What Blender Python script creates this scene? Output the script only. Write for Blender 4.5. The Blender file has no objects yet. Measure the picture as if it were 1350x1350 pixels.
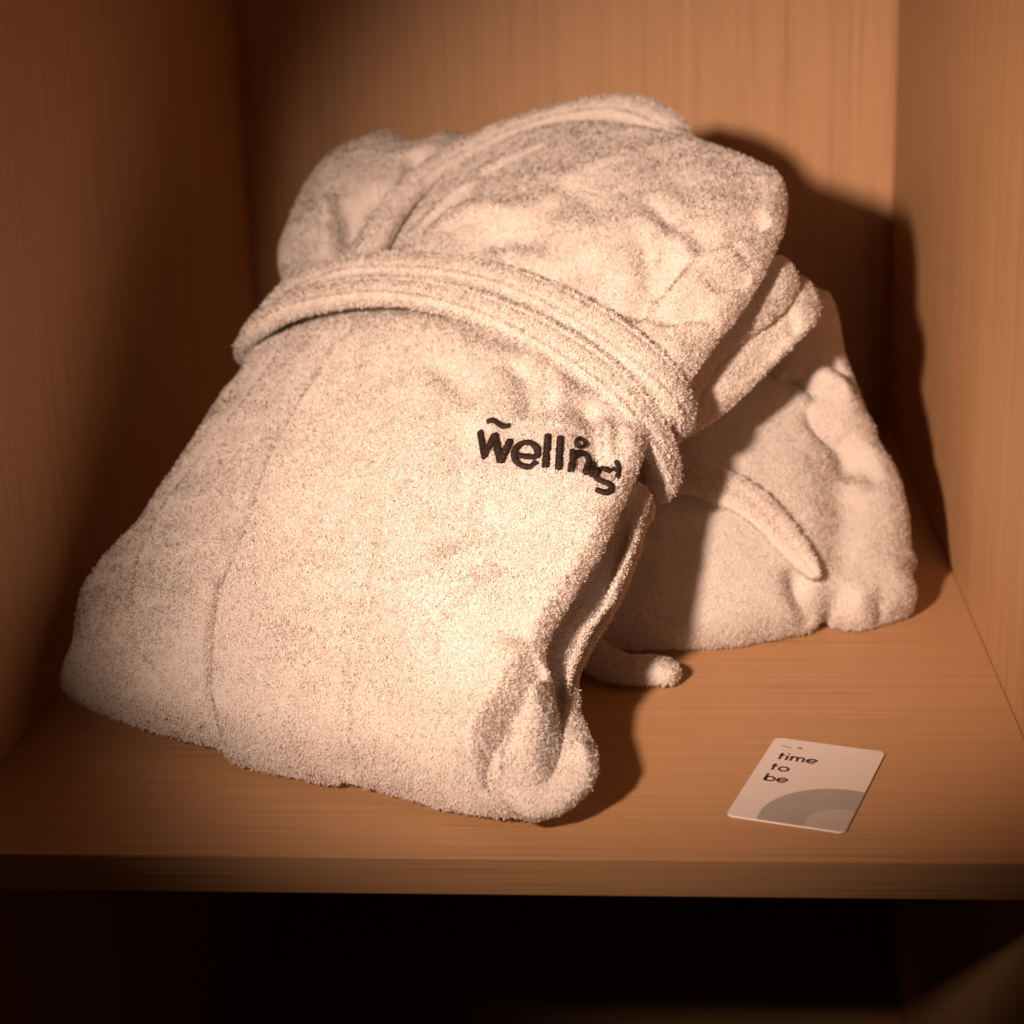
import bpy, math, random
import numpy as np
from mathutils import Vector
from mathutils.bvhtree import BVHTree
rng = np.random.default_rng(7)
random.seed(7)
SA = 2.5
SOFT = 0.48
TUFT = 1.0            # pile density factor

# ------------------------------------------------------------------ scene / camera
sc = bpy.context.scene
F = 2488.7            # focal length in pixels of a 1350 px wide picture
CAM = np.array([0.0, 0.0, 0.3851])
XL, XR, YB, YF, TH = -0.3239, 0.1696, 1.4495, 0.7207, 0.0166   # niche sides, back, front, shelf thickness

def cam_matrix(p, y, r):
    cy, sy = math.cos(y), math.sin(y); Rz = np.array([[cy, -sy, 0], [sy, cy, 0], [0, 0, 1]])
    cp, sp = math.cos(-p), math.sin(-p); Rx = np.array([[1, 0, 0], [0, cp, -sp], [0, sp, cp]])
    cr, sr = math.cos(r), math.sin(r); Ry = np.array([[cr, 0, sr], [0, 1, 0], [-sr, 0, cr]])
    return Rz @ Rx @ Ry
CM = cam_matrix(0.3065, 0.0872, 0.0329)     # columns: right, forward, up

def ray(px):
    px = np.atleast_2d(np.asarray(px, float))
    d = np.stack([(px[:, 0] - 675) / F, np.ones(len(px)), -(px[:, 1] - 675) / F], 1)
    return d @ CM.T
def project(P):
    v = (P - CAM) @ CM
    return np.stack([675 + F * v[:, 0] / v[:, 1], 675 - F * v[:, 2] / v[:, 1]], 1)

class Frame:
    """a tilted plane a thing lies in: o origin, a across, b up the slope, n outward"""
    def __init__(s, o, ang, tilt):
        s.o = np.array(o, float)
        s.a = np.array([math.cos(ang), math.sin(ang), 0])
        p = np.array([-math.sin(ang), math.cos(ang), 0])
        s.b = math.cos(tilt) * p + np.array([0, 0, math.sin(tilt)])
        s.n = np.cross(s.a, s.b)
    def uv(s, px, h=0.0):
        d = ray(px)
        t = ((s.o + s.n * h - CAM) @ s.n) / (d @ s.n)
        P = CAM + d * t[:, None] - s.o
        return np.stack([P @ s.a, P @ s.b], 1)
    def xyz(s, uv, h):
        return s.o + uv[:, :1] * s.a + uv[:, 1:2] * s.b + np.asarray(h)[:, None] * s.n

def spline(pts, n=8, closed=True):
    P = np.asarray(pts, float); m = len(P); out = []
    rngi = range(m) if closed else range(m - 1)
    for i in rngi:
        if closed: p0, p1, p2, p3 = P[(i - 1) % m], P[i], P[(i + 1) % m], P[(i + 2) % m]
        else: p0, p1, p2, p3 = P[max(i - 1, 0)], P[i], P[i + 1], P[min(i + 2, m - 1)]
        for k in range(n):
            t = k / n
            out.append(0.5 * ((2 * p1) + (-p0 + p2) * t + (2 * p0 - 5 * p1 + 4 * p2 - p3) * t * t + (-p0 + 3 * p1 - 3 * p2 + p3) * t ** 3))
    if not closed: out.append(P[-1])
    return np.array(out)

def seg_dist(Q, poly, closed=True):
    """distance of points Q to a polyline; also nearest point, param and signed side"""
    A = poly; B = np.roll(poly, -1, 0)
    if not closed: A, B = poly[:-1], poly[1:]
    D = B - A; L2 = (D ** 2).sum(1) + 1e-18
    best = np.full(len(Q), 1e9); pt = np.zeros_like(Q); par = np.zeros(len(Q)); side = np.zeros(len(Q))
    for i in range(len(A)):
        w = Q - A[i]; t = np.clip((w @ D[i]) / L2[i], 0, 1)
        c = A[i] + t[:, None] * D[i]; d = np.hypot(*(Q - c).T)
        m = d < best
        best[m] = d[m]; pt[m] = c[m]; par[m] = (i + t)[m]
        side[m] = (D[i, 0] * w[:, 1] - D[i, 1] * w[:, 0])[m]
    return best, pt, par, np.sign(side)

def inside(Q, poly):
    x, y = Q[:, 0], Q[:, 1]; c = np.zeros(len(Q), bool)
    A = poly; B = np.roll(poly, -1, 0)
    for (x0, y0), (x1, y1) in zip(A, B):
        if y0 == y1: continue
        m = ((y0 > y) != (y1 > y)) & (x < (x1 - x0) * (y - y0) / (y1 - y0) + x0)
        c ^= m
    return c

def vnoise(P, scale, seed):
    """smooth value noise in -1..1 of 3-D points"""
    P = P / scale; I = np.floor(P).astype(np.int64); f = P - I; f = f * f * (3 - 2 * f)
    def h(ix, iy, iz):
        k = (ix * 73856093) ^ (iy * 19349663) ^ (iz * 83492791) ^ (seed * 2654435761)
        k = (k ^ (k >> 13)) * 1274126177; k = (k ^ (k >> 16)) & 0xffffff
        return k / 0x7fffff - 1.0
    r = 0
    for dx in (0, 1):
        for dy in (0, 1):
            for dz in (0, 1):
                w = (f[:, 0] if dx else 1 - f[:, 0]) * (f[:, 1] if dy else 1 - f[:, 1]) * (f[:, 2] if dz else 1 - f[:, 2])
                r = r + w * h(I[:, 0] + dx, I[:, 1] + dy, I[:, 2] + dz)
    return r

def tps(ctrl, Q):
    """thin-plate interpolation of (u,v,h) control points"""
    C = ctrl[:, :2]; n = len(C)
    K = lambda A, B: (lambda r2: 0.5 * r2 * np.log(r2 + 1e-12))(((A[:, None] - B[None]) ** 2).sum(2))
    M = np.zeros((n + 3, n + 3)); M[:n, :n] = K(C, C) + 1e-6 * np.eye(n); M[:n, n] = 1; M[:n, n + 1:] = C
    M[n:, :n] = M[:n, n:].T
    w = np.linalg.solve(M, np.concatenate([ctrl[:, 2], np.zeros(3)]))
    out = np.empty(len(Q))
    for i in range(0, len(Q), 20000):
        q = Q[i:i + 20000]; out[i:i + 20000] = K(q, C) @ w[:n] + w[n] + q @ w[n + 1:]
    return out

def sheet(fr, outline, T, Tb, r, ctrl=None, strokes=(), hoff=0.0, res=0.0015, wob=0.0012, smooth=1, fit=True, zmin=0.001, fitskip=None, seed=1, power=0.5):
    """a padded folded layer of cloth. outline: photo-traced silhouette; T/Tb swell above / below its rim"""
    target = spline(outline, 6)
    src = target.copy()
    if ctrl is not None:
        cc = np.array(ctrl, float); CU = np.array([np.append(fr.uv([c[:2]], hoff + c[2] + T * .5)[0], c[2]) for c in cc])
    def uv_on(px, extra):
        q = fr.uv(px, hoff + extra)
        if ctrl is None: return q
        for _ in range(5):
            h = tps(CU, q) + hoff + extra; d = ray(px)
            t = ((fr.o - CAM) @ fr.n + h) / (d @ fr.n); P = CAM + d * t[:, None] - fr.o
            q = .4 * q + .6 * np.stack([P @ fr.a, P @ fr.b], 1)
        return q
    def build(src, res, strokes):
        O = uv_on(src[:, :2], 0)
        lo, hi = O.min(0) - 2 * res, O.max(0) + 2 * res
        nu, nv = ((hi - lo) / res).astype(int) + 2
        U, V = np.meshgrid(lo[0] + np.arange(nu) * res, lo[1] + np.arange(nv) * res, indexing='ij')
        Q = np.stack([U.ravel(), V.ravel()], 1)
        ins = inside(Q, O)
        idx = np.arange(nu * nv).reshape(nu, nv)
        cells = np.stack([idx[:-1, :-1], idx[1:, :-1], idx[1:, 1:], idx[:-1, 1:]], -1).reshape(-1, 4)
        cells = cells[ins[cells].any(1)]
        used = np.unique(cells); mp = -np.ones(nu * nv, int); mp[used] = np.arange(len(used))
        Q = Q[used]; ins = ins[used]; cells = mp[cells]
        d, pt, par, _ = seg_dist(Q, O)
        Q = np.where(ins[:, None], Q, pt); d = np.where(ins, d, 0)
        bd = d < 1e-9
        if target.shape[1] > 2:
            k = par.astype(int) % len(src); rr = src[k, 2] * r
        else: rr = np.full(len(Q), r)
        prof = (1 - (1 - np.clip(d / rr, 0, 1)) ** 2) ** power
        base = tps(CU, Q) if ctrl is not None else 0
        base = base * np.ones(len(Q)) + hoff
        top = prof * T
        P3 = fr.xyz(Q, base)
        fine = np.clip(d / (0.5 * rr), 0, 1)
        top = top + fine * wob * (vnoise(P3, 0.05, seed) + .6 * vnoise(P3, 0.024, seed + 5) + .3 * vnoise(P3, 0.011, seed + 9))
        for kind, pts, w, a in strokes:
            a = a * SA
            pl = uv_on(spline(pts, 5, False), T * .85)
            ds, _, ps, sd = seg_dist(Q, pl, False)
            fade = np.clip(np.minimum(ps, len(pl) - 1 - ps) / 4.0, 0, 1); fade = fade * fade * (3 - 2 * fade)
            if kind == 'F': fade = np.ones_like(fade) ; k2 = 'v'
            else: k2 = kind
            if k2 == 'v': top = top - a * np.exp(-(ds / w) ** 2) * fade * np.clip(d / .004, 0, 1)
            if k2 == 's':
                s = ds * sd; e = 0.0016
                top = top + a * fade * np.where(s > -e, (np.clip((s + e) / (2 * e), 0, 1)) * np.exp(-np.maximum(s, 0) / w), 0) * np.clip(d / .006, 0, 1)
        bot = -prof * Tb
        # relax
        E = np.concatenate([cells[:, [0, 1]], cells[:, [1, 2]], cells[:, [2, 3]], cells[:, [3, 0]]])
        E = np.concatenate([E, E[:, ::-1]]); cnt = np.bincount(E[:, 0], minlength=len(Q))
        for _ in range(smooth):
            avg = np.bincount(E[:, 0], weights=top[E[:, 1]], minlength=len(Q)) / cnt
            top = np.where(bd, top, .5 * top + .5 * avg)
        Vt = fr.xyz(Q, base + top); Vb = fr.xyz(Q, base + bot)
        inner = np.where(~bd)[0]; m2 = np.arange(len(Q)); m2[inner] = len(Q) + np.arange(len(inner))
        V3 = np.concatenate([Vt, Vb[inner]])
        Fc = np.concatenate([cells, m2[cells][:, ::-1]])
        ok = np.array([True] * len(Fc))
        V3[:, 2] = np.maximum(V3[:, 2], zmin)
        topf = np.arange(len(Fc)) < len(cells)
        return V3, Fc
    if fit:
        for it in range(7):
            V3, _ = build(src, 0.004, ())
            pv = project(V3)
            T_ = np.roll(target[:, :2], -1, 0) - np.roll(target[:, :2], 1, 0); T_ /= np.hypot(*T_.T)[:, None] + 1e-9
            N_ = np.stack([T_[:, 1], -T_[:, 0]], 1)
            area = 0.5 * np.sum(target[:, 0] * np.roll(target[:, 1], -1) - np.roll(target[:, 0], -1) * target[:, 1])
            if area < 0: N_ = -N_
            e = np.zeros(len(target))
            for i in range(len(target)):
                w = pv - target[i, :2]; tt = w @ T_[i]; nn = w @ N_[i]
                m = (abs(tt) < 9) & (abs(nn) < 90)
                e[i] = nn[m].max() if m.any() else 0
            e = np.clip(e, -30, 30); k = np.array([1, 2, 3, 3, 3, 2, 1]) / 15
            e = np.convolve(np.concatenate([e[-3:], e, e[:3]]), k, 'valid')
            if fitskip is not None:
                for j in range(len(target)):
                    if fitskip(target[j]): e[j] = 0
            off = src[:, :2] - target[:, :2] - 0.8 * N_ * e[:, None]
            for c in (0, 1):
                o2 = np.concatenate([off[-3:, c], off[:, c], off[:3, c]]); off[:, c] = .5 * off[:, c] + .5 * np.convolve(o2, np.ones(7) / 7, 'valid')
            src[:, :2] = target[:, :2] + off
    return build(src, res, strokes)

def tube(P, N, W, H, nseg=36, groove=(), power=2.6, cap=True):
    """band along 3-D path P with normals N, half widths W, half heights H; groove = [(position -1..1, width, depth)]"""
    P = np.asarray(P); n = len(P)
    T = np.gradient(P, axis=0); T /= np.linalg.norm(T, axis=1)[:, None]
    N = N - (N * T).sum(1)[:, None] * T; N /= np.linalg.norm(N, axis=1)[:, None]
    B = np.cross(T, N)
    th = np.linspace(0, 2 * math.pi, nseg, endpoint=False)
    cx = np.sign(np.cos(th)) * abs(np.cos(th)) ** (2 / power); cy = np.sign(np.sin(th)) * abs(np.sin(th)) ** (2 / power)
    for g, gw, gd in groove:
        cy = np.where(cy > 0, cy - gd * np.exp(-((cx - g) / gw) ** 2), cy)
    W = np.asarray(W) * np.ones(n); H = np.asarray(H) * np.ones(n)
    V = P[:, None] + B[:, None] * (cx[None, :, None] * W[:, None, None]) + N[:, None] * (cy[None, :, None] * H[:, None, None])
    V = V.reshape(-1, 3)
    i = np.arange(n - 1)[:, None]; j = np.arange(nseg)[None]; j2 = (j + 1) % nseg
    Fc = np.stack([i * nseg + j, (i + 1) * nseg + j, (i + 1) * nseg + j2, i * nseg + j2], -1).reshape(-1, 4)
    fc = [Fc]; V = [V]
    c0 = n * nseg
    V.append(P[[0, -1]]); jj = np.arange(nseg)
    capf = np.concatenate([np.stack([np.full(nseg, c0), (jj + 1) % nseg, jj, jj], 1), np.stack([np.full(nseg, c0 + 1), (n - 1) * nseg + jj, (n - 1) * nseg + (jj + 1) % nseg, (n - 1) * nseg + (jj + 1) % nseg], 1)])
    return np.concatenate(V), Fc, capf[:, [0, 2, 1]]

def resample(P, step):
    P = np.asarray(P, float); s = np.concatenate([[0], np.cumsum(np.linalg.norm(np.diff(P[:, :3], axis=0), axis=1))])
    t = np.linspace(0, s[-1], max(4, int(s[-1] / step)))
    return np.stack([np.interp(t, s, P[:, k]) for k in range(P.shape[1])], 1)

def smooth_path(P, k=5, it=2):
    P = P.copy()
    for _ in range(it):
        pad = np.concatenate([np.repeat(P[:1], k, 0), P, np.repeat(P[-1:], k, 0)])
        ker = np.ones(2 * k + 1) / (2 * k + 1)
        P = np.stack([np.convolve(pad[:, c], ker, 'valid') for c in range(P.shape[1])], 1)
    return P

# ------------------------------------------------------------------ materials
def newmat(name):
    m = bpy.data.materials.new(name); m.use_nodes = True; nt = m.node_tree; nt.nodes.clear()
    o = nt.nodes.new('ShaderNodeOutputMaterial'); b = nt.nodes.new('ShaderNodeBsdfPrincipled')
    nt.links.new(b.outputs[0], o.inputs[0]); return m, nt, b
def N(nt, t, **kw):
    n = nt.nodes.new(t)
    for k, v in kw.items():
        if k in n.inputs: n.inputs[k].default_value = v
        else: setattr(n, k, v)
    return n

def terry_mat(name, col=(0.90, 0.835, 0.79)):
    m, nt, b = newmat(name); L = nt.links.new
    tc = N(nt, 'ShaderNodeTexCoord')
    n1 = N(nt, 'ShaderNodeTexNoise', Scale=520.0, Detail=2.5, Roughness=.6, Distortion=1.6)
    n2 = N(nt, 'ShaderNodeTexNoise', Scale=38.0, Detail=3.0)
    L(tc.outputs['Object'], n1.inputs['Vector']); L(tc.outputs['Object'], n2.inputs['Vector'])
    mx = N(nt, 'ShaderNodeMix', data_type='RGBA'); mx.inputs[6].default_value = (*[c * .93 for c in col], 1); mx.inputs[7].default_value = (*col, 1)
    L(n2.outputs[0], mx.inputs[0]); L(mx.outputs[2], b.inputs['Base Color'])
    bp = N(nt, 'ShaderNodeBump', Strength=.8, Distance=.0009); L(n1.outputs[0], bp.inputs['Height']); L(bp.outputs[0], b.inputs['Normal'])
    b.inputs['Roughness'].default_value = .95; b.inputs['Specular IOR Level'].default_value = .12
    b.inputs['Sheen Weight'].default_value = .2; b.inputs['Sheen Roughness'].default_value = .5
    tr = N(nt, 'ShaderNodeBsdfTranslucent'); L(mx.outputs[2], tr.inputs['Color'])
    ms = N(nt, 'ShaderNodeMixShader'); ms.inputs[0].default_value = .5; L(b.outputs[0], ms.inputs[1]); L(tr.outputs[0], ms.inputs[2])
    L(ms.outputs[0], [n for n in nt.nodes if n.type == 'OUTPUT_MATERIAL'][0].inputs[0])
    return m

def wood_mat(name, axis, tone=1.0):
    """pale oak veneer; axis = grain direction"""
    m, nt, b = newmat(name); L = nt.links.new
    tc = N(nt, 'ShaderNodeTexCoord')
    def mp(long, cross):
        n = N(nt, 'ShaderNodeMapping'); s = [cross] * 3; s[axis] = long
        n.inputs['Scale'].default_value = s; L(tc.outputs['Object'], n.inputs['Vector']); return n
    fine = N(nt, 'ShaderNodeTexNoise', Scale=1.0, Detail=5.0, Roughness=.65); L(mp(5, 800).outputs[0], fine.inputs['Vector'])
    mid = N(nt, 'ShaderNodeTexNoise', Scale=1.0, Detail=3.0, Roughness=.55); L(mp(.8, 240).outputs[0], mid.inputs['Vector'])
    pore = N(nt, 'ShaderNodeTexNoise', Scale=1.0, Detail=2.0, Roughness=.5); L(mp(7, 1500).outputs[0], pore.inputs['Vector'])
    r = N(nt, 'ShaderNodeValToRGB'); e = r.color_ramp.elements
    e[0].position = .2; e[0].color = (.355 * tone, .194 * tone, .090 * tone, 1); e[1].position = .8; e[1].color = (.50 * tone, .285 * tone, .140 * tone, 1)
    a = N(nt, 'ShaderNodeMix'); a.inputs[0].default_value = .5
    L(fine.outputs[0], a.inputs[2]); L(mid.outputs[0], a.inputs[3]); L(a.outputs[0], r.inputs[0])
    pr = N(nt, 'ShaderNodeValToRGB'); pe = pr.color_ramp.elements; pe[0].position = .30; pe[0].color = (.55, .46, .40, 1); pe[1].position = .44; pe[1].color = (1, 1, 1, 1)
    L(pore.outputs[0], pr.inputs[0])
    mu = N(nt, 'ShaderNodeMix', data_type='RGBA', blend_type='MULTIPLY'); mu.inputs[0].default_value = .8
    L(r.outputs[0], mu.inputs[6]); L(pr.outputs[0], mu.inputs[7]); L(mu.outputs[2], b.inputs['Base Color'])
    bp = N(nt, 'ShaderNodeBump', Strength=.25, Distance=.0004); L(fine.outputs[0], bp.inputs['Height']); L(bp.outputs[0], b.inputs['Normal'])
    b.inputs['Roughness'].default_value = .55; b.inputs['Specular IOR Level'].default_value = .3
    return m

def plain(name, col, rough=.6, noise=0.0):
    m, nt, b = newmat(name); b.inputs['Roughness'].default_value = rough
    n = N(nt, 'ShaderNodeTexNoise', Scale=60.0, Detail=3.0); tc = N(nt, 'ShaderNodeTexCoord'); nt.links.new(tc.outputs['Object'], n.inputs['Vector'])
    mx = N(nt, 'ShaderNodeMix', data_type='RGBA'); mx.inputs[6].default_value = (*[c * (1 - noise) for c in col], 1); mx.inputs[7].default_value = (*[c * (1 + noise) for c in col], 1)
    nt.links.new(n.outputs[0], mx.inputs[0]); nt.links.new(mx.outputs[2], b.inputs['Base Color'])
    return m, nt, b

M_TERRY = terry_mat('white terry cloth')
M_TERRY2 = terry_mat('white waffle terry cloth', (0.88, 0.815, 0.77))
M_WALL = wood_mat('oak veneer upright', 2)
M_SHELF = wood_mat('oak veneer lengthwise', 0)
M_EDGE = wood_mat('oak edge band', 0, .62)  # same veneer in a lower tone: dimness of the front edge put into its colour
M_THREAD, _nt, _b = plain('dark brown thread', (.020, .009, .006), .55, .3)
_w = N(_nt, 'ShaderNodeTexNoise', Scale=1500.0, Detail=1.0); _tc = N(_nt, 'ShaderNodeTexCoord'); _nt.links.new(_tc.outputs['Object'], _w.inputs['Vector'])
_bp = N(_nt, 'ShaderNodeBump', Strength=.8, Distance=.0006); _nt.links.new(_w.outputs[0], _bp.inputs['Height']); _nt.links.new(_bp.outputs[0], _b.inputs['Normal'])
_b.inputs['Specular IOR Level'].default_value = .25
M_CARD, _, _cb = plain('card stock', (.64, .56, .52), .42, .01)
M_INK, _, _ = plain('brown ink', (.075, .035, .022), .5, .05)
M_ARC, _, _ = plain('greige print', (.33, .29, .26), .45, .02)
M_DISC, _, _ = plain('sand print', (.44, .375, .325), .45, .02)

# ------------------------------------------------------------------ object helpers
COL = sc.collection
def thing(name, label, cat, loc):
    o = bpy.data.objects.new(name, None); COL.objects.link(o); o.location = loc
    o.empty_display_size = .05; o['label'] = label; o['category'] = cat; return o
def mesh_obj(name, V, polys, mat, parent=None, loc=(0, 0, 0), smooth=True, normals=None):
    """polys: list of int arrays (n,3) or (n,4)"""
    me = bpy.data.meshes.new(name)
    V = np.asarray(V, float) - np.asarray(loc, float)
    me.vertices.add(len(V)); me.vertices.foreach_set('co', V.ravel())
    loops = np.concatenate([p.ravel() for p in polys]); sizes = np.concatenate([np.full(len(p), p.shape[1]) for p in polys])
    me.loops.add(len(loops)); me.loops.foreach_set('vertex_index', loops.astype(np.int32))
    me.polygons.add(len(sizes)); st = np.concatenate([[0], np.cumsum(sizes)[:-1]])
    me.polygons.foreach_set('loop_start', st.astype(np.int32))
    me.polygons.foreach_set('use_smooth', np.full(len(sizes), smooth))
    me.update(calc_edges=True); me.validate()
    if normals is not None and len(normals) == len(me.vertices): me.normals_split_custom_set_from_vertices(normals.astype(np.float32))
    me.materials.append(mat)
    o = bpy.data.objects.new(name, me); COL.objects.link(o)
    if parent is not None: o.parent = parent
    return o

def tri(Fs):
    out = []
    for f in Fs:
        if f.shape[1] == 3: out.append(f)
        else: out.append(f[:, [0, 1, 2]]); out.append(f[:, [0, 2, 3]])
    return np.concatenate(out)

def tufts(V, Fs, density, length=.0014, rad=.00030, avoid=None, seed=3, flow=.6, weight=None):
    """pile of the terry cloth: short bent loops standing on the surface"""
    g = np.random.default_rng(seed)
    T = tri(Fs); A, B, C = V[T[:, 0]], V[T[:, 1]], V[T[:, 2]]
    nr = np.cross(B - A, C - A); ar = np.linalg.norm(nr, axis=1) / 2
    nn = nr / (2 * ar[:, None] + 1e-15)
    # cloth that faces away from the front of the cabinet is thinned out
    ctr = (A + B + C) / 3; vd = CAM - ctr; vd /= np.linalg.norm(vd, axis=1)[:, None]
    face = (nn * vd).sum(1); w = ar * np.where(face > -.35, 1, .12) * np.where(ctr[:, 2] < .0015, .0, 1)
    if weight is not None: w = w * weight(ctr)
    n = int(w.sum() * density * 1e6 * TUFT)
    cdf = np.cumsum(w); k = np.searchsorted(cdf, g.random(n) * cdf[-1]); k = np.minimum(k, len(T) - 1)
    r1, r2 = np.sqrt(g.random(n)), g.random(n)
    P = (1 - r1)[:, None] * A[k] + (r1 * (1 - r2))[:, None] * B[k] + (r1 * r2)[:, None] * C[k]
    # smooth normal
    vn = np.zeros_like(V)
    for c in range(3): 
        for ax in range(3): vn[:, ax] += np.bincount(T[:, c], weights=nr[:, ax], minlength=len(V))
    vn /= np.linalg.norm(vn, axis=1)[:, None] + 1e-15
    nm = (1 - r1)[:, None] * vn[T[k, 0]] + (r1 * (1 - r2))[:, None] * vn[T[k, 1]] + (r1 * r2)[:, None] * vn[T[k, 2]]
    nm /= np.linalg.norm(nm, axis=1)[:, None] + 1e-12
    if avoid is not None:
        keep = avoid(P); P, nm = P[keep], nm[keep]; n = len(P)
    fl = np.stack([vnoise(P, .0028, seed + c) for c in (11, 12, 13)], 1) + .5 * np.stack([vnoise(P, .012, seed + c) for c in (21, 22, 23)], 1)
    j = g.normal(size=(n, 3)) * .34
    grav = np.array([0, 0, -.12])
    d0 = nm + .55 * flow * fl + j; d0 /= np.linalg.norm(d0, axis=1)[:, None]
    d1 = .55 * nm + 1.25 * flow * fl + j * 1.3 + grav + g.normal(size=(n, 3)) * .25; d1 /= np.linalg.norm(d1, axis=1)[:, None]
    Ln = length * (.6 + .8 * g.random(n)) * (1 + .35 * vnoise(P, .0025, seed + 31)); R = rad * (.75 + .5 * g.random(n))
    a = np.cross(d0, g.normal(size=(n, 3))); a /= np.linalg.norm(a, axis=1)[:, None]; b = np.cross(d0, a)
    el = (d1 * nm).sum(1)[:, None]; d1 = d1 - nm * np.maximum(el - .3, 0); d1 /= np.linalg.norm(d1, axis=1)[:, None]   # loops fold over near their tips
    root = P - nm * .0003; mid = P + d0 * (Ln * .5)[:, None]; tip = mid + d1 * (Ln * .55)[:, None]
    side = np.cross(d1 + .5 * d0, nm + .35 * g.normal(size=(n, 3))); side /= np.linalg.norm(side, axis=1)[:, None] + 1e-12
    VV = np.empty((n, 6, 3))
    for q, (c, k_) in enumerate(((root, .8), (mid, 1.1), (tip, .75))):
        VV[:, 2 * q] = c - side * R[:, None] * k_; VV[:, 2 * q + 1] = c + side * R[:, None] * k_
    bn = np.cross(tip - root, side); bn *= np.sign((bn * nm).sum(1))[:, None] + 1e-9; bn /= np.linalg.norm(bn, axis=1)[:, None] + 1e-12
    nr_ = SOFT * nm + (1 - SOFT) * bn; nr_ /= np.linalg.norm(nr_, axis=1)[:, None] + 1e-12
    nrm = np.repeat(nr_[:, None], 6, 1)
    base = (np.arange(n) * 6)[:, None]
    flip = (np.cross(VV[:, 3] - VV[:, 2], VV[:, 5] - VV[:, 3]) * nm).sum(1) < 0
    QA = (base[:, None] + np.array([[0, 1, 3, 2], [2, 3, 5, 4]])[None])
    QA[flip] = QA[flip][:, :, ::-1]
    return VV.reshape(-1, 3), QA.reshape(-1, 4), nrm.reshape(-1, 3), vn

def merge(parts):
    Vs, Fq, off = [], [], 0
    for V, *Fs in parts:
        Vs.append(V)
        for f in Fs: Fq.append(f + off)
        off += len(V)
    return np.concatenate(Vs), Fq

def cloth(name, parts, mat, parent, density=1.0, **kw):
    V, Fs = merge(parts)
    q4 = [f for f in Fs if f.shape[1] == 4]; q3 = [f for f in Fs if f.shape[1] == 3]
    Vt, QF, nt_, vn = tufts(V, Fs, density, **kw)
    VA = np.concatenate([V, Vt]); o = len(V)
    return mesh_obj(name, VA, q4 + q3 + [QF + o], mat, parent, parent.location if parent else (0, 0, 0), normals=np.concatenate([vn, nt_]))

def bvh(*parts):
    V, Fs = merge(parts)
    return BVHTree.FromPolygons([Vector(v) for v in V], [tuple(t) for t in tri(Fs)])

def cast(px, tree, fr=None, h=0):
    P, Nn = [], []
    D = ray(px)
    for d, p in zip(D, np.atleast_2d(px)):
        hit = tree.ray_cast(Vector(CAM), Vector(d).normalized(), 5)
        if hit[0] is None:
            uv = fr.uv([p[:2]], h); P.append(fr.xyz(uv, [h])[0]); Nn.append(fr.n)
        else:
            n = np.array(hit[1]); 
            if n @ (CAM - np.array(hit[0])) < 0: n = -n
            P.append(np.array(hit[0])); Nn.append(n)
    return np.array(P), np.array(Nn)

def band(pts, tree, fr, h0, thick, lift=.001, step=.002, groove=(), power=2.6, ks=6, nseg=40, taper=(0, 0), tilt=True):
    """cloth band laid over a surface. pts = [(px, py, full width in px, extra lift)]"""
    pts = np.array([(*p, 0, -1)[:5] if len(p) != 4 else (*p, -1) for p in pts], float)
    c = spline(pts, 10, False)
    P, Nn = cast(c[:, :2], tree, fr, h0)
    for i in range(len(c)):                       # hanging ends carry their own height
        k0 = min(i // 10, len(pts) - 1); k1 = min(k0 + 1, len(pts) - 1)
        if pts[k0, 4] > -.5 and pts[k1, 4] > -.5:
            P[i] = fr.xyz(fr.uv([c[i, :2]], c[i, 4]), [c[i, 4]])[0]
            k = np.clip((.044 - c[i, 4]) / .028, 0, 2.2); k = (k if c[i, 0] > 620 else -.45 * k) if tilt else 0
            Nn[i] = fr.n + k * fr.a; Nn[i] /= np.linalg.norm(Nn[i])
    c = c[:, :4]
    A = np.column_stack([P, Nn, c])
    A = resample(A, step)
    S = smooth_path(A, ks, 2)
    P, Nn = S[:, :3], S[:, 3:6]
    # keep each point on its own viewing ray after smoothing: slide it in depth only
    d = ray(A[:, 6:8]); dist = ((P - CAM) * d).sum(1) / (d * d).sum(1)
    P = CAM + d * dist[:, None]
    Nn /= np.linalg.norm(Nn, axis=1)[:, None]
    W = A[:, 8] * dist / F / 2
    P = P + Nn * (lift + A[:, 9])[:, None]
    H = np.full(len(P), thick)
    n = len(P); i = np.arange(n)
    for k, m in ((taper[0], i), (taper[1], n - 1 - i)):
        if k > 0:
            f = np.sqrt(1 - (1 - np.clip((m + .3) / k, 0, 1)) ** 2); W = W * (.35 + .65 * f); H = H * (.2 + .8 * f)
    return tube(P, Nn, W, H, nseg, groove, power)

# ------------------------------------------------------------------ front robe (propped against the other one)
LOC1 = (-.19, .86, 0.0)
robe1 = thing('bathrobe', 'large folded white terry bathrobe with embroidered dark lettering, leaning on the other robe', 'bathrobe', LOC1)
A1 = -.42
R1 = Frame((-.19, .828, 0.016), A1, math.radians(30))

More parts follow.
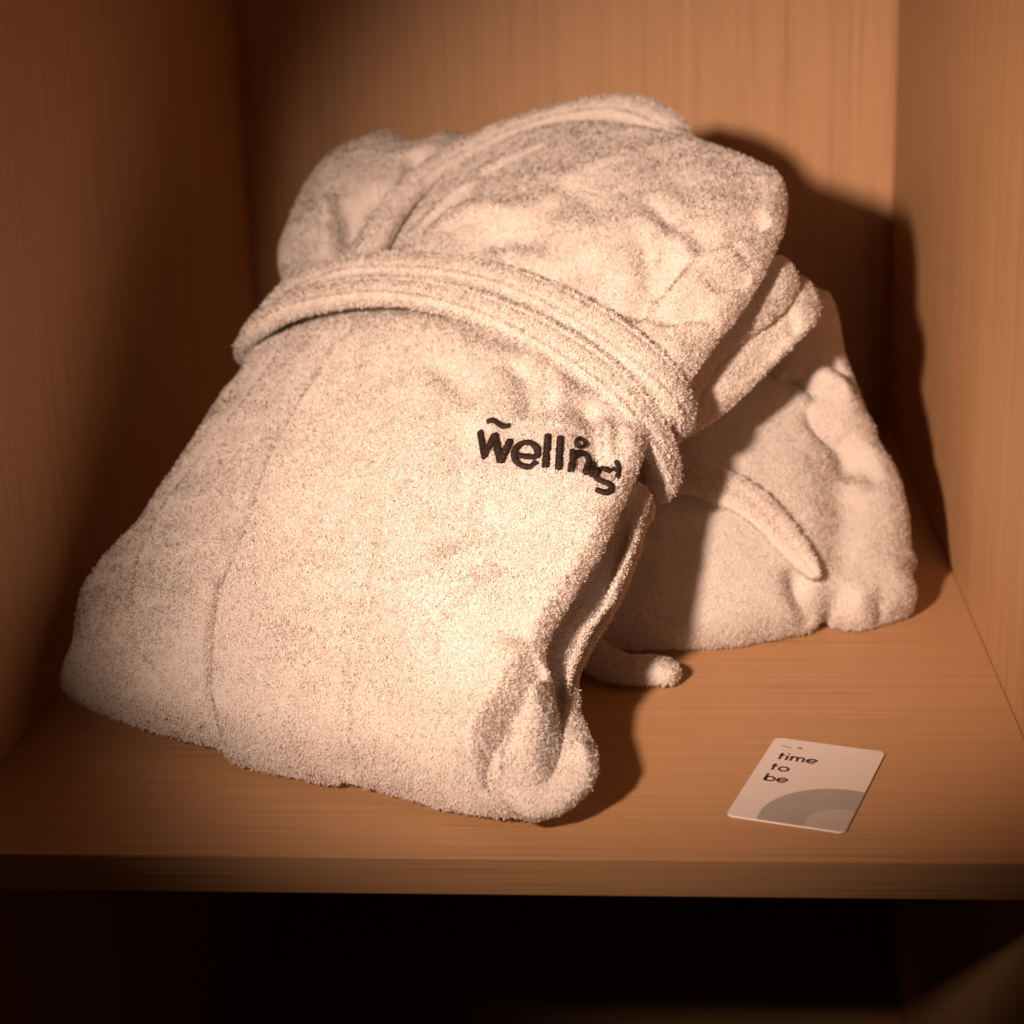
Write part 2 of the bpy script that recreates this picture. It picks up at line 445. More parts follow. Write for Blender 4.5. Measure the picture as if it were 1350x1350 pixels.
main = sheet(R1, [(335, 440, .72), (318, 490, .6), (290, 525, .6), (262, 570, .6), (235, 612, .6), (205, 655, .6), (180, 692, .6), (150, 722, .6), (126, 752, .6), (108, 785, .6), (101, 820, .6), (97, 850, .6), (84, 885, .6), (84, 905, .6), (100, 922, .6), (130, 938, .72), (175, 955, .72), (220, 970, .72), (285, 985, .72), (303, 1002, .72), (340, 1015, .72), (395, 1026, .72), (444, 1036, .72), (456, 1033, .72), (500, 1043, .72), (560, 1060, .72), (630, 1075, .72), (690, 1076, .72), (728, 1055, .5), (738, 1010, .28), (736, 960, .22), (727, 905, .2), (717, 862, .2), (738, 812, .2), (764, 772, .2), (790, 728, .2), (812, 682, .22), (832, 640, .28), (850, 590, .4), (860, 540, .7), (800, 470, .72), (700, 400, .72), (600, 370, .72), (500, 360, .72), (420, 380, .72)],
    T=.009, Tb=.005, r=.018, res=.0013,
    ctrl=[(84, 895, 0), (130, 938, 0), (220, 970, 0), (303, 1002, 0), (395, 1026, 0), (500, 1043, 0), (630, 1075, 0), (725, 1068, .003),
          (112, 872, .010), (200, 925, .013), (303, 955, .015), (395, 985, .016), (500, 1000, .016), (630, 1030, .016), (712, 1020, .013),
          (200, 840, .022), (320, 880, .025), (430, 910, .026), (560, 940, .026), (660, 955, .024),
          (101, 820, .002), (150, 722, .003), (205, 655, .004), (262, 570, .005), (318, 490, .004), (335, 440, .006),
          (170, 780, .015), (240, 690, .017), (310, 590, .019), (370, 500, .020),
          (400, 750, .030), (550, 750, .032), (450, 600, .033), (600, 600, .035), (700, 560, .034), (550, 470, .035), (650, 450, .036), (450, 440, .028),
          (738, 812, .031), (717, 862, .028), (727, 905, .024), (737, 960, .018), (738, 1010, .011), (764, 772, .032), (790, 728, .033), (812, 682, .033), (832, 640, .031), (850, 590, .026), (860, 540, .020),
          (690, 820, .033), (740, 720, .035), (770, 640, .035), (790, 560, .032)],
    fitskip=lambda p: (p[1] < 560) and p[0] > 345 ,
    strokes=[
     ('s', [(385, 445), (345, 510), (285, 590), (235, 655), (198, 715), (180, 770), (180, 830), (205, 885), (250, 930)], .012, .0018),
     ('v', [(372, 455), (330, 515), (262, 605), (215, 665)], .004, .0022),
     ('s', [(478, 425), (430, 490), (385, 560), (350, 640), (325, 715), (297, 785), (284, 850), (284, 920), (298, 990)], .008, .0028),
     ('v', [(470, 425), (425, 488), (378, 560), (344, 640), (319, 715), (291, 785), (280, 850), (280, 925), (292, 990)], .0022, .0024),
     ('v', [(350, 440), (400, 412), (470, 398), (560, 402), (640, 424), (720, 462), (790, 512), (840, 575)], .012, .0026),
     ('v', [(560, 470), (600, 500), (625, 545)], .008, .0018),
     ('v', [(400, 640), (380, 760), (385, 880)], .014, .0016),
     ('v', [(560, 760), (540, 860), (560, 960)], .014, .0018),
     ('v', [(640, 740), (630, 820), (600, 900)], .012, -.0016),
     ('v', [(450, 430), (420, 475), (385, 535), (350, 600)], .009, .0016),
     ('v', [(655, 470), (690, 490), (700, 530), (690, 560)], .008, .0035),
     ('v', [(745, 520), (775, 545), (785, 590), (775, 630)], .008, .0042),
     ('v', [(700, 470), (738, 505), (735, 545)], .007, -.0032),
     ('v', [(795, 540), (800, 575), (800, 610)], .003, -.0028),
     ('v', [(812, 560), (818, 600), (812, 650), (795, 690)], .006, .0012),
     ('v', [(600, 540), (618, 620), (605, 690), (590, 740)], .010, .0022),
     ('v', [(640, 560), (655, 640), (640, 700)], .010, -.0015),
     ('v', [(520, 640), (500, 740), (470, 850), (458, 930), (452, 1035)], .0028, .0012),
     ('v', [(720, 858), (698, 895), (672, 935), (648, 975), (640, 1005), (652, 1035)], .0048, .012),
     ('s', [(648, 1030), (636, 1003), (643, 973), (667, 932), (693, 892), (716, 856)], .012, .0045),
     ('v', [(700, 880), (705, 930), (700, 990), (690, 1040)], .010, -.004),
     ('v', [(575, 1010), (610, 1015), (640, 1030)], .010, .003),
     ('v', [(130, 905), (220, 935), (300, 960)], .012, -.002),
     ('v', [(450, 1036), (455, 1010), (470, 985)], .0035, .003),
    ], seed=2)
side_a = sheet(R1, [(700, 620), (845, 640), (846, 690), (830, 740), (808, 790), (778, 832), (757, 880), (748, 915), (744, 960), (738, 1000), (715, 1030), (680, 1040), (620, 900), (640, 740)],
    T=.008, Tb=.005, r=.010, hoff=.006, ctrl=[(740, 1050, .004), (650, 1000, .006), (760, 900, .002), (840, 650, 0), (720, 700, 0), (790, 800, 0)], res=.0013, fit=True, fitskip=lambda p: p[0] < 710,
    strokes=[('v', [(818, 690), (798, 735), (770, 782), (745, 820), (726, 865), (738, 905), (746, 960), (746, 1010), (738, 1050)], .0055, .003), ('v', [(835, 660), (815, 720), (785, 790), (755, 840), (740, 890), (742, 960), (742, 1020)], .003, .004)], seed=4, wob=.002)
side_b = sheet(R1, [(700, 640), (852, 655), (848, 700), (836, 745), (818, 790), (800, 822), (776, 860), (762, 895), (763, 925), (770, 955), (783, 985), (787, 1010), (775, 1040), (752, 1064), (728, 1076), (680, 1072), (640, 1000), (640, 800)],
    T=.006, Tb=.008, r=.010, hoff=-.008, ctrl=[(750, 1050, .018), (650, 1000, .022), (780, 1000, .018), (765, 900, .006), (845, 650, 0), (720, 700, 0), (800, 800, .002)], res=.0013, fit=True, fitskip=lambda p: p[0] < 720,
    strokes=[('v', [(755, 985), (770, 990), (785, 1005)], .003, -.003)], seed=5, wob=.002)

# bulk of the folded cloth inside the wrap, hidden under the outer panels
core = sheet(R1, [(175, 860, 1), (250, 700, 1), (360, 500, 1), (450, 440, 1), (740, 460, 1), (800, 560, 1), (770, 640, 1), (700, 760, 1), (660, 850, 1), (650, 940, 1), (560, 980, 1), (400, 950, 1), (280, 915, 1)],
    T=.014, Tb=.030, r=.03, hoff=.004, res=.004, fit=False, wob=0, smooth=0)

# upper half above the belt
R1u = Frame(R1.o + R1.n * .012, A1, math.radians(31))
upper = sheet(R1u, [(440, 420, 1), (480, 350, 1), (505, 315, .8), (535, 275, .7), (580, 235, .6), (640, 200, .6), (700, 172, .7), (760, 162, .7), (820, 165, .7), (880, 176, .6), (935, 191, .5), (980, 208, .4), (1011, 222, .35), (1034, 246, .3), (1034, 290, .35), (1018, 335, .5), (1000, 372, .5), (975, 412, .5), (945, 450, .5), (915, 492, .5), (895, 530, .5), (880, 560, .8), (820, 560, 1), (740, 500, 1), (640, 440, 1), (540, 420, 1)],
    T=.011, Tb=.006, r=.020, res=.0013,
    ctrl=[(1034, 290, .014), (1000, 372, .012), (945, 450, .008), (895, 530, .003), (760, 162, .006), (880, 176, .008), (980, 208, .012), (1034, 246, .014),
          (470, 380, .004), (505, 315, .002), (580, 235, .003), (640, 200, .004), (620, 330, .020), (740, 300, .026), (860, 300, .027), (950, 300, .025), (880, 400, .021), (700, 400, .020),
          (800, 230, .021), (930, 250, .022), (680, 250, .017), (560, 330, .014), (820, 470, .014), (640, 430, .014)],
    fitskip=lambda p: p[1] > 400 and p[0] < 890,
    strokes=[
     ('v', [(930, 455), (955, 425), (990, 385), (1010, 350)], .003, .0022),
     ('v', [(965, 335), (985, 345), (1010, 338)], .003, .0022),
     ('v', [(700, 240), (760, 262), (800, 300)], .007, .0012),
     ('v', [(880, 225), (905, 260), (900, 300)], .008, .0014),
     ('v', [(650, 350), (690, 370), (760, 385)], .007, .0014),
     ('v', [(690, 290), (760, 240), (840, 205), (900, 190)], 0.0082, -0.0013),
     ('v', [(620, 250), (680, 215), (730, 190)], 0.0041, 0.0022),
     ('v', [(850, 260), (880, 290), (925, 325), (955, 330)], 0.0066, 0.0024),
     ('v', [(905, 345), (950, 325), (990, 300), (1015, 285)], 0.0045, 0.0044),
     ('v', [(905, 345), (880, 370), (865, 400)], 0.0057, 0.0028),
     ('v', [(925, 385), (965, 370), (1000, 352)], 0.0041, 0.0034),
     ('v', [(860, 430), (900, 420), (945, 412)], 0.0033, 0.0022),
     ('v', [(845, 290), (855, 360), (845, 400), (835, 430)], 0.0074, 0.0034),
     ('v', [(890, 300), (915, 330), (900, 350)], 0.0098, -0.0022),
     ('v', [(870, 420), (910, 380), (960, 345), (1000, 325)], 0.0066, -0.0024),
     ('v', [(830, 435), (880, 470), (920, 440)], 0.0082, -0.0015),
     ('v', [(560, 300), (640, 285), (720, 290)], 0.0098, -0.0021),
     ('v', [(600, 330), (680, 315), (760, 340)], 0.0098, 0.0016),
     ('v', [(740, 330), (790, 370), (800, 430)], 0.0098, 0.0015),
     ('v', [(520, 330), (590, 270), (640, 235)], 0.0049, -0.0015),
    ], seed=7, wob=.0024)
# folded layers peeping out below the upper half on the right
R1d = Frame(R1.o - R1.n * .004, A1, math.radians(31))
und_a = sheet(R1d, [(800, 560), (860, 420), (940, 370), (1005, 345), (1030, 342), (1050, 358), (1048, 385), (1020, 420), (985, 445), (950, 475), (920, 520), (905, 560), (880, 590), (840, 590)],
    T=.018, Tb=.006, r=.020, hoff=.000, fitskip=lambda p: p[0] < 960, seed=8, wob=.002,
    strokes=[('v', [(900, 520), (960, 460), (1030, 400)], .004, .004), ('v', [(930, 470), (980, 430), (1040, 370)], .005, -.003)])
und_b = sheet(R1d, [(820, 590), (860, 520), (930, 450), (1010, 400), (1045, 370), (1066, 372), (1079, 395), (1076, 420), (1060, 440), (1020, 480), (985, 515), (945, 550), (900, 578), (870, 600)],
    T=.016, Tb=.006, r=.022, hoff=-.018, fitskip=lambda p: p[0] < 900, seed=9, wob=.002,
    strokes=[('v', [(960, 500), (1010, 450), (1050, 405)], .006, .003), ('v', [(1035, 405), (1050, 425), (1060, 440)], .004, .0025), ('v', [(1000, 440), (1020, 470)], .004, .002)])
nape = sheet(R1, [(640, 215, 1), (690, 178, 1), (745, 152, 1), (800, 135, .8), (832, 129, .7), (868, 142, .7), (900, 164, .7), (926, 196, .8), (940, 240, 1), (850, 260, 1), (720, 250, 1)],
    T=.014, Tb=.014, r=.020, hoff=.006, seed=30, wob=.0015, fitskip=lambda p: p[1] > 200,
    strokes=[('v', [(840, 135), (850, 150), (870, 170)], .005, .003)])
core_up = sheet(R1, [(440, 420, 1), (460, 320, 1), (560, 250, 1), (700, 215, 1), (860, 225, 1), (950, 270, 1), (930, 360, 1), (860, 470, 1), (800, 520, 1), (600, 440, 1)],
    T=.014, Tb=.030, r=.03, hoff=.0, res=.004, fit=False, wob=0, smooth=0)
# shoulder roll behind the collar on the left
R1s = Frame(R1.o - R1.n * .010, A1, math.radians(31))
shoulder = sheet(R1s, [(350, 440, 1), (362, 388, 1), (368, 340, 1), (380, 295, 1), (396, 258, 1), (420, 220, 1), (448, 196, 1), (485, 180, 1), (520, 177, 1), (556, 187, .8), (578, 178, .8), (600, 174, 1), (640, 178, 1), (700, 200, 1), (720, 300, 1), (600, 420, 1), (450, 460, 1)],
    T=.034, Tb=.006, r=.050, hoff=.0, fitskip=lambda p: p[0] > 650 or p[1] > 400, seed=10,
    strokes=[('v', [(553, 206), (548, 230), (530, 260), (500, 290)], .006, .007), ('v', [(432, 262), (440, 300), (430, 345)], .006, -.004),
             ('v', [(455, 270), (450, 320), (420, 370)], .008, .005), ('v', [(520, 250), (480, 280), (455, 330)], .010, .003)], wob=.002)
BT = bvh(main, side_a, side_b, upper, und_a, und_b, shoulder)

# embroidered lettering: stroke centre lines traced on the cloth
EMB = {
 'tilde': ([(643, 558), (651, 556), (657, 560), (664, 564), (673, 563)], 6.5),
 'w': ([(635, 571), (641, 604), (653, 575), (660, 611), (673, 583)], 8.0),
 'e': ([(682, 602), (707, 604), (709, 594), (700, 586), (688, 587), (679, 596), (680, 609), (689, 616), (700, 617), (708, 611)], 7.0),
 'l': ([(723, 576), (720, 617)], 7.5),
 'l2': ([(739, 578), (737, 620)], 7.5),
 'n': ([(755, 596), (753, 623)], 7.0),
 'n2': ([(754, 606), (762, 599), (771, 601), (775, 610), (773, 627)], 7.0),
 'ring': ([(764, 580), (769, 583), (770, 588), (765, 591), (759, 589), (758, 583), (763, 579)], 3.6),
 'h': ([(781, 612), (780, 630)], 5.0),
 's': ([(805, 624), (796, 621), (787, 624), (786, 632), (795, 637), (804, 641), (805, 648), (797, 651), (785, 647)], 6.5),
 't': ([(813, 611), (816, 620), (813, 632)], 4.5),
 't2': ([(808, 620), (816, 624)], 3.5),
}
emb3, emb_tubes = [], []
for key, (pts, w) in EMB.items():
    sharp = key in ('w', 'l', 'l2', 'n', 'h', 't2')
    P0 = np.array(pts, float)
    if sharp:
        c = np.concatenate([np.linspace(P0[i], P0[i + 1], 14)[:-1] for i in range(len(P0) - 1)] + [P0[-1:]])
    else: c = spline(P0, 8, False)
    P, Nn = cast(c, BT, R1, .04); emb3.append(P)
    segs = [(0, len(c))] if not (key == 'w') else [(i * 13, i * 13 + 14) for i in range(4)]
    for a, b in segs:
        q = resample(np.column_stack([P[a:b], Nn[a:b]]), .0003); q = np.column_stack([q[:, :3], smooth_path(q[:, 3:], 6, 2)])
        nn = q[:, 3:] / np.linalg.norm(q[:, 3:], axis=1)[:, None]
        n = len(q); wd = w / 2 * 1.22 / F * (1 + .10 * rng.normal(size=n)); hh = .0011 * (1 + .32 * np.sin(np.arange(n) * 2.1) + .15 * rng.normal(size=n))
        emb_tubes.append(tube(q[:, :3] + nn * .0011, nn, wd, hh, 12, (), 2.2))
emb3 = np.concatenate(emb3)
def no_pile(P):
    k = np.where((np.linalg.norm(P - emb3.mean(0), axis=1) < .06))[0]; keep = np.ones(len(P), bool)
    for i in range(0, len(k), 2000):
        kk = k[i:i + 2000]; d = np.linalg.norm(P[kk][:, None] - emb3[None], axis=2).min(1); keep[kk[d < .0019]] = False
    return keep
DEN = 1.6
cloth('robe_body', [main, side_a, side_b, core], M_TERRY, robe1, DEN, avoid=no_pile, seed=41)
cloth('upper_panel', [upper, und_a, nape, core_up], M_TERRY, robe1, DEN, seed=42)
cloth('sleeve', [und_b], M_TERRY, robe1, DEN, seed=43)
cloth('shoulder', [shoulder], M_TERRY, robe1, DEN, seed=44)
V, Fs = merge(emb_tubes)
mesh_obj('embroidered_lettering', V, [f for f in Fs if f.shape[1] == 4] + [f for f in Fs if f.shape[1] == 3], M_THREAD, robe1, LOC1)['label'] = 'dark brown embroidered lettering'

# collar band along the neck edge
TU = bvh(upper, shoulder)
col = band([(470, 385, 36, 0, .037), (490, 340, 38, 0, .037), (510, 298, 40, 0, .036), (538, 260, 40, 0, .035), (578, 228, 40, 0, .033), (628, 200, 39, 0, .031), (682, 176, 36, 0, .029), (735, 160, 36, 0, .027), (790, 150, 42, 0, .024), (835, 152, 50, 0, .020), (872, 166, 46, 0, .016), (908, 188, 30, 0, .010)], TU, R1, .028, .0055, lift=.0032, groove=[(.45, .12, .3)], ks=12, taper=(0, 6), tilt=False)
cloth('collar', [col], M_TERRY, robe1, DEN, seed=45)

# tied belt, two turns
BB = bvh(main, upper, shoulder, und_b, side_a)
b1 = band([(352, 432, 30, 0, .022), (370, 405, 34, 0, .028), (410, 378, 38, 0, .034), (460, 360, 40, 0, .039), (520, 356, 40, 0, .044), (590, 360, 40, 0, .048), (660, 374, 42, 0, .050), (730, 402, 46, 0, .050), (790, 436, 50, 0, .048), (840, 473, 52, 0, .043), (876, 510, 50, 0, .032), (896, 545, 42, 0, .014), (898, 572, 28, 0, -.004)], BB, R1, .045, .0047, lift=.0030, ks=8, groove=[(-.62, .12, .3), (.5, .14, .25)], taper=(2, 8), power=3.2)
b2 = band([(352, 486, 14, 0, -.020), (338, 474, 32, 0, -.006), (336, 456, 42, 0, .010), (348, 436, 46, 0, .023), (385, 413, 48, 0, .032), (435, 399, 44, 0, .040), (500, 392, 42, 0, .047), (560, 397, 42, 0, .050), (630, 414, 44, 0, .052), (700, 443, 48, 0, .051), (760, 478, 50, 0, .048), (812, 520, 50, 0, .037), (848, 568, 46, 0, .021), (868, 608, 38, 0, .004), (872, 636, 28, 0, -.010), (862, 660, 14, 0, -.022)], BB, R1, .045, .0050, lift=.0050, ks=8, groove=[(-.5, .12, .3), (.5, .12, .35), (0, .12, .15)], taper=(4, 4), power=3.2)
belt = cloth('belt', [b1, b2], M_TERRY, robe1, DEN * .95, length=.0018, seed=46)

# ------------------------------------------------------------------ rear robe lying behind
LOC2 = (.05, 1.08, 0.0)
robe2 = thing('bathrobe', 'plain white folded bathrobe lying behind the other, without lettering, its belt end hanging down', 'bathrobe', LOC2)
R2 = Frame((.06, .992, .004), math.atan2(.05, .20), math.radians(48))
r2m = sheet(R2, [(760, 700, 1), (800, 560, 1), (900, 500, 1), (985, 490, 1), (1040, 505, .8), (1085, 530, .8), (1140, 556, .8), (1165, 595, .8), (1185, 632, .8), (1196, 680, .8), (1203, 735, .8), (1206, 748, .8), (1203, 765, .8), (1207, 790, .8), (1196, 812, .8), (1165, 822, .8), (1130, 832, .8), (1100, 828, .7), (1085, 822, .7), (1062, 836, .8), (1010, 843, .9), (960, 850, .9), (880, 855, .9), (800, 856, .9), (755, 850, 1), (745, 780, 1)],
    T=.030, Tb=.010, r=.026, res=.0016,
    ctrl=[(800, 840, 0), (1180, 800, -.004), (1180, 640, -.014), (1000, 520, 0), (950, 700, .008), (820, 600, 0)],
    fitskip=lambda p: p[0] < 800 and p[1] < 800,
    strokes=[
     ('v', [(1085, 822), (1065, 800), (1050, 775), (1052, 740)], .007, 0.0036),
     ('v', [(1100, 780), (1110, 700), (1105, 640), (1085, 590)], .012, 0.0024),
     ('v', [(1070, 535), (1085, 570), (1110, 600), (1125, 640)], .008, 0.0036),
     ('v', [(1120, 570), (1140, 620), (1160, 650)], .008, 0.0018),
     ('v', [(1150, 780), (1165, 800), (1170, 822)], .005, 0.0024),
    ], seed=20, wob=.0014)
R2b = Frame(R2.o - R2.n * .004, math.atan2(.05, .20), math.radians(48))
r2t = sheet(R2b, [(980, 560), (990, 440), (1040, 385), (1075, 382), (1095, 395), (1105, 425), (1113, 470), (1130, 515), (1147, 558), (1150, 590), (1100, 620), (1020, 600)],
    T=.034, Tb=.008, r=.030, res=.0016, seed=21, wob=.0016, fitskip=lambda p: p[1] > 560 or p[0] < 1020,
    strokes=[('v', [(1060, 500), (1100, 510), (1140, 540)], .006, -0.0036), ('v', [(1080, 470), (1110, 490), (1135, 530)], .004, 0.0030), ('v', [(1030, 500), (1055, 515), (1078, 530)], .005, 0.0072)])
core2 = sheet(R2, [(800, 800, 1), (790, 700, 1), (860, 570, 1), (990, 530, 1), (1090, 560, 1), (1150, 640, 1), (1165, 740, 1), (1150, 790, 1), (1000, 810, 1)],
    T=.012, Tb=.075, r=.04, hoff=.0, res=.004, fit=False, wob=0, smooth=0)
cloth('robe_body', [r2m, r2t, core2], M_TERRY2, robe2, DEN * .8, length=.0012, rad=.00025, seed=51)
B2 = bvh(r2m, r2t)
bt2 = band([(850, 634, 40), (880, 634, 50), (920, 638, 54), (965, 654, 54), (1005, 682, 48), (1037, 717, 40), (1060, 747, 28, .003), (1074, 764, 22, .006)], B2, R2, .03, .0031, lift=.0044, ks=9, groove=[(.1, .14, .35)], taper=(0, 5))
# the belt's other end lies flat on the shelf
def flat_band(pts, z, thick, **kw):
    pts = np.array(pts, float); c = spline(pts, 10, False); d = ray(c[:, :2]); t = (z - CAM[2]) / d[:, 2]
    A = resample(np.column_stack([CAM + d * t[:, None], c[:, 2] * t / F / 2]), .002)
    n = len(A); i = np.arange(n); f = np.sqrt(1 - (1 - np.clip((n - i - .7) / 8, 0, 1)) ** 2)
    return tube(A[:, :3], np.tile([0, 0, 1.], (n, 1)), A[:, 3] * 1.8 * (.3 + .7 * f), thick * (.3 + .7 * f), 22, kw.get('groove', ()), 2.4)
bt3 = flat_band([(760, 842, 30), (785, 868, 30), (820, 882, 30), (860, 884, 30), (892, 890, 26)], .0072, .0066)
cloth('belt', [bt2, bt3], M_TERRY2, robe2, DEN * .9, length=.0014, rad=.00025, seed=52)

# ------------------------------------------------------------------ small printed card on the shelf
def onz(px, z):
    d = ray(px); t = (z - CAM[2]) / d[:, 2]; return CAM + d * t[:, None]
ZC = .0011
C4 = onz([(1018, 971), (1167, 991), (1115, 1098), (961, 1075)], ZC)
ctr = C4.mean(0)
ux = (C4[1] - C4[0]) + (C4[2] - C4[3]); ux /= np.linalg.norm(ux)
uy = np.cross([0, 0, 1.], ux)
CW = .5 * (np.linalg.norm(C4[1] - C4[0]) + np.linalg.norm(C4[2] - C4[3])); CH = .5 * (np.linalg.norm(C4[3] - C4[0]) + np.linalg.norm(C4[2] - C4[1]))
LOC3 = (ctr[0], ctr[1], 0)
card = thing('key_card', 'small pale card with rounded corners and brown lettering on the wooden shelf', 'card', LOC3)
def rrect(w, h, r, n=8):
    out = []
    for cx, cy, a0 in ((w / 2 - r, h / 2 - r, 0), (-w / 2 + r, h / 2 - r, 90), (-w / 2 + r, -h / 2 + r, 180), (w / 2 - r, -h / 2 + r, 270)):
        for k in range(n + 1):
            a = math.radians(a0 + 90 * k / n); out.append((cx + r * math.cos(a), cy + r * math.sin(a)))
    return np.array(out)
def card_poly(name, xy, z0, z1, mat, parent, bevel=0):
    """flat prism in card coordinates"""
    n = len(xy); rings = [(xy, z0)]
    if bevel:
        c = xy.mean(0); s = (xy - c) * (1 - bevel / np.linalg.norm(xy - c, axis=1))[:, None] + c
        rings = [(s, z0), (xy, z0 + bevel), (xy, z1 - bevel), (s, z1)]
    else: rings.append((xy, z1))
    V = np.concatenate([np.column_stack([ctr[0] + r[:, 0] * ux[0] + r[:, 1] * uy[0], ctr[1] + r[:, 0] * ux[1] + r[:, 1] * uy[1], np.full(n, z)]) for r, z in rings])
    i = np.arange(n); Q = []
    for k in range(len(rings) - 1): Q.append(np.stack([k * n + i, k * n + (i + 1) % n, (k + 1) * n + (i + 1) % n, (k + 1) * n + i], 1))
    return mesh_obj(name, V, Q + [i[None, ::-1], (i + (len(rings) - 1) * n)[None]], mat, parent, LOC3, smooth=False)
card_poly('card_body', rrect(CW, CH, .0035), .0002, ZC, M_CARD, card, .00018)
def card_uv(px):
    P = onz(px, ZC) - ctr; return np.stack([P @ ux, P @ uy], 1)
# printed arc and disc at the lower right corner, clipped by the card edge
rr = rrect(CW - .0004, CH - .0004, .0033)
def clip_disc(c, rx, ry, inner=None):
    n = 160; a = np.linspace(0, 2 * math.pi, n, endpoint=False)
    P = np.stack([c[0] + rx * np.cos(a), c[1] + ry * np.sin(a)], 1)
    # Sutherland-Hodgman against the convex card outline (counter-clockwise)
    out = P
    for i in range(len(rr)):
        A, B = rr[i], rr[(i + 1) % len(rr)]; e = B - A; s = lambda p: e[0] * (p[1] - A[1]) - e[1] * (p[0] - A[0])
        new = []
        for k in range(len(out)):
            p, q = out[k], out[(k + 1) % len(out)]; sp, sq = s(p), s(q)
            if sp >= 0: new.append(p)
            if (sp >= 0) != (sq >= 0): new.append(p + (q - p) * sp / (sp - sq))
        out = np.array(new)
    return out
arc_top = card_uv([(1098, 1038.5)])[0]; arc_left = card_uv([(1002, 1077)])[0]
dsk_top = card_uv([(1103, 1067)])[0]; dsk_left = card_uv([(1066, 1085)])[0]
print('arc', arc_top, arc_left, 'disc', dsk_top, dsk_left, 'card', CW, CH)
cc = np.array([CW / 2 - .011, -CH / 2 + .000])
card_poly('printed_arc', clip_disc(np.array([CW * .5 - .0055, arc_top[1] - .0345]), .0345, .0345), ZC, ZC + .00006, M_ARC, card)
card_poly('printed_disc', clip_disc(np.array([CW * .5 - .0035, dsk_top[1] - .0150]), .0155, .0155), ZC + .00006, ZC + .00012, M_DISC, card)
# lettering "time to be" with the tilde and ring above it, as flat ink strokes in card coordinates
def ink(polys, name):
    parts = []
    for pts, w in polys:
        P = np.array(pts, float)
        d = np.gradient(P, axis=0); d /= np.linalg.norm(d, axis=1)[:, None] + 1e-12; nn = np.stack([-d[:, 1], d[:, 0]], 1)
        L = np.concatenate([P + nn * w / 2, P - nn * w / 2]); n = len(P)
        V = np.column_stack([ctr[0] + L[:, 0] * ux[0] + L[:, 1] * uy[0], ctr[1] + L[:, 0] * ux[1] + L[:, 1] * uy[1], np.full(len(L), ZC + .00008)])
        i = np.arange(n - 1); parts.append((V, np.stack([i + n, i + 1 + n, i + 1, i], 1)))
    V, Fs = merge(parts); mesh_obj(name, V, Fs, M_INK, card, LOC3, smooth=False)
def arcp(cx, cy, r, a0, a1, n=20, ry=None):
    a = np.radians(np.linspace(a0, a1, n)); return np.stack([cx + r * np.cos(a), cy + (ry or r) * np.sin(a)], 1)
def glyph(ch, x, y, s):
    """s = x-height; returns strokes and advance"""
    w = s * .26; o = []
    L = lambda *p: o.append((np.array([(x + a * s, y + b * s) for a, b in p]), w))
    def A(cx, cy, r, a0, a1): o.append((arcp(x + cx * s, y + cy * s, r * s, a0, a1), w))
    if ch == 't': L((.22, 1.38), (.22, .7), (.22, .0)); L((0, .92), (.52, .92)); adv = .72
    elif ch == 'i': L((.1, 1.0), (.1, 0)); A(.1, 1.32, .02, 0, 360); o[-1] = (np.array([(x + .1 * s, y + 1.24 * s), (x + .1 * s, y + 1.46 * s)]), w * 1.1); adv = .42
    elif ch == 'm': L((.1, 1.0), (.1, 0)); A(.38, .62, .28, 0, 180); L((.66, .62), (.66, 0)); A(.94, .62, .28, 0, 180); L((1.22, .62), (1.22, 0)); adv = 1.52
    elif ch == 'e': A(.46, .48, .42, 0, 318); L((.06, .48), (.88, .48)); adv = 1.08
    elif ch == 'o': A(.46, .48, .42, 0, 360); adv = 1.05
    elif ch == 'b': L((.1, 1.5), (.1, 0)); A(.5, .48, .42, 0, 360); adv = 1.15
    return o, adv * s
def word(txt, px, s):
    x, y = card_uv([px])[0]; out = []
    for ch in txt:
        o, a = glyph(ch, x, y, s); out += o; x += a
    return out
XH = .0052
st = word('time', (1024.0, 1000.5), XH) + word('to', (1014.5, 1014.5), XH) + word('be', (1006.0, 1028.5), XH)
tc_ = card_uv([(1037, 984.5)])[0]; rc_ = card_uv([(1054.5, 986.5)])[0]
tx = np.linspace(-1, 1, 16); st.append((np.stack([tc_[0] + tx * .0026, tc_[1] + .0007 * np.sin(-tx * 2.8)], 1), .0006))
st.append((arcp(rc_[0], rc_[1], .00085, 0, 360), .0006))
ink(st, 'printed_lettering')

# ------------------------------------------------------------------ the oak cabinet
cab = thing('open_cabinet', 'open oak veneer cabinet niche with a thin shelf board and dark compartment below', 'cabinet', (0, 1.08, -.5))
def box(name, lo, hi, mat, parent, bev=.0008):
    lo, hi = np.array(lo, float), np.array(hi, float)
    import bmesh
    bm = bmesh.new(); bmesh.ops.create_cube(bm, size=1)
    pl = Vector(parent.matrix_world.translation) if parent.matrix_world.translation.length else Vector((0, 0, 0))
    c = (lo + hi) / 2
    for v in bm.verts: v.co = Vector([v.co[k] * (hi[k] - lo[k]) + c[k] for k in range(3)])
    if bev: bmesh.ops.bevel(bm, geom=bm.edges[:], offset=bev, segments=2, affect='EDGES')
    me = bpy.data.meshes.new(name); bm.to_mesh(me); bm.free(); me.materials.append(mat)
    o = bpy.data.objects.new(name, me); COL.objects.link(o); o.parent = parent
    o.matrix_parent_inverse.identity()
    for v in me.vertices: v.co -= CABLOC
    return o
CABLOC = Vector((0, 1.08, -.5)); cab.location = CABLOC
ZT, ZB = .50, -.42
box('shelf_board', (XL, YF + .0012, -TH), (XR, YB, 0), M_SHELF, cab, .0006)
box('edge_band', (XL, YF, -TH), (XR, YF + .0011, 0), M_EDGE, cab, .0003).name = 'edge_band'
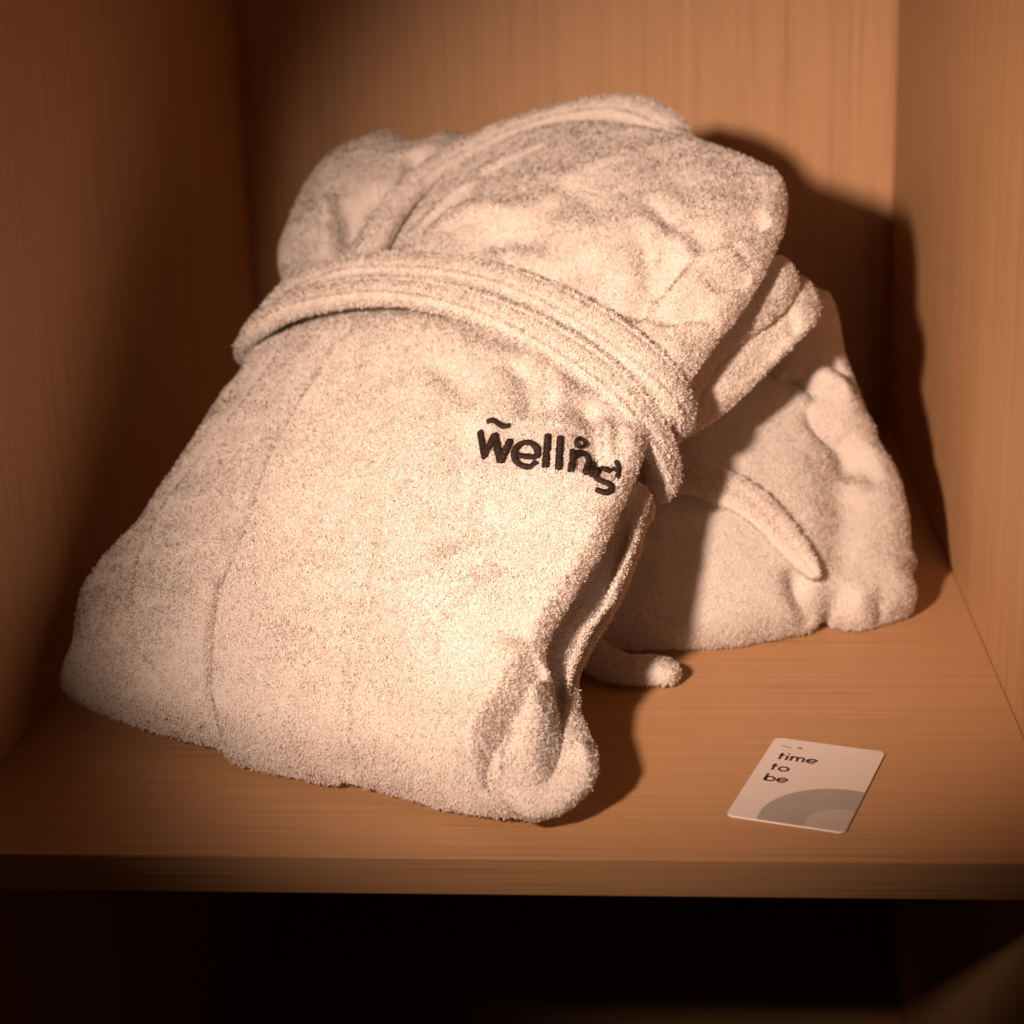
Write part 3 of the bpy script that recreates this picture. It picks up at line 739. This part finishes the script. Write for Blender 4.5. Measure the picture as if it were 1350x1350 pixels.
sp1 = box('side_panel', (XL - .018, YF - .002, ZB), (XL, YB, ZT), M_WALL, cab)
sp2 = box('side_panel', (XR, YF - .002, ZB), (XR + .018, YB, ZT), M_WALL, cab)
box('back_panel', (XL - .018, YB, ZB), (XR + .018, YB + .008, ZT), M_WALL, cab)
box('top_board', (XL, YF, ZT - .018), (XR, YB, ZT), M_SHELF, cab)
box('bottom_board', (XL, YF, ZB), (XR, YB, ZB + .018), M_SHELF, cab)

# ------------------------------------------------------------------ light
def spot(name, loc, aim, energy, col, size, cone, blend):
    l = bpy.data.lights.new(name, 'SPOT'); l.energy = energy; l.color = col; l.shadow_soft_size = size; l.spot_size = math.radians(cone); l.spot_blend = blend
    o = bpy.data.objects.new(name, l); COL.objects.link(o); o.location = loc
    o.rotation_euler = (Vector(aim) - Vector(loc)).to_track_quat('-Z', 'Y').to_euler(); return o
spot('spot_lamp', (-.328, .06, .50), (.045, 1.12, .116), 104, (1, .71, .545), .032, 41, 1.0)
w = bpy.data.worlds.new('World'); sc.world = w; w.use_nodes = True
w.node_tree.nodes['Background'].inputs[0].default_value = (1, .40, .15, 1); w.node_tree.nodes['Background'].inputs[1].default_value = .03

# ------------------------------------------------------------------ camera
cd = bpy.data.cameras.new('camera'); cam = bpy.data.objects.new('camera', cd); COL.objects.link(cam)
cd.sensor_width = 36; cd.lens = F / 1350 * 36; cd.clip_start = .01; cd.clip_end = 50
from mathutils import Matrix
mw = Matrix(((CM[0, 0], CM[0, 2], -CM[0, 1], CAM[0]), (CM[1, 0], CM[1, 2], -CM[1, 1], CAM[1]), (CM[2, 0], CM[2, 2], -CM[2, 1], CAM[2]), (0, 0, 0, 1)))
cam.matrix_world = mw; sc.camera = cam
cd.dof.use_dof = True; cd.dof.focus_distance = .90; cd.dof.aperture_fstop = 7.5
sc.view_settings.view_transform = 'Standard'; sc.view_settings.look = 'None'; sc.view_settings.exposure = 0; sc.view_settings.gamma = 1
sc.cycles.max_bounces = 8; sc.cycles.diffuse_bounces = 6
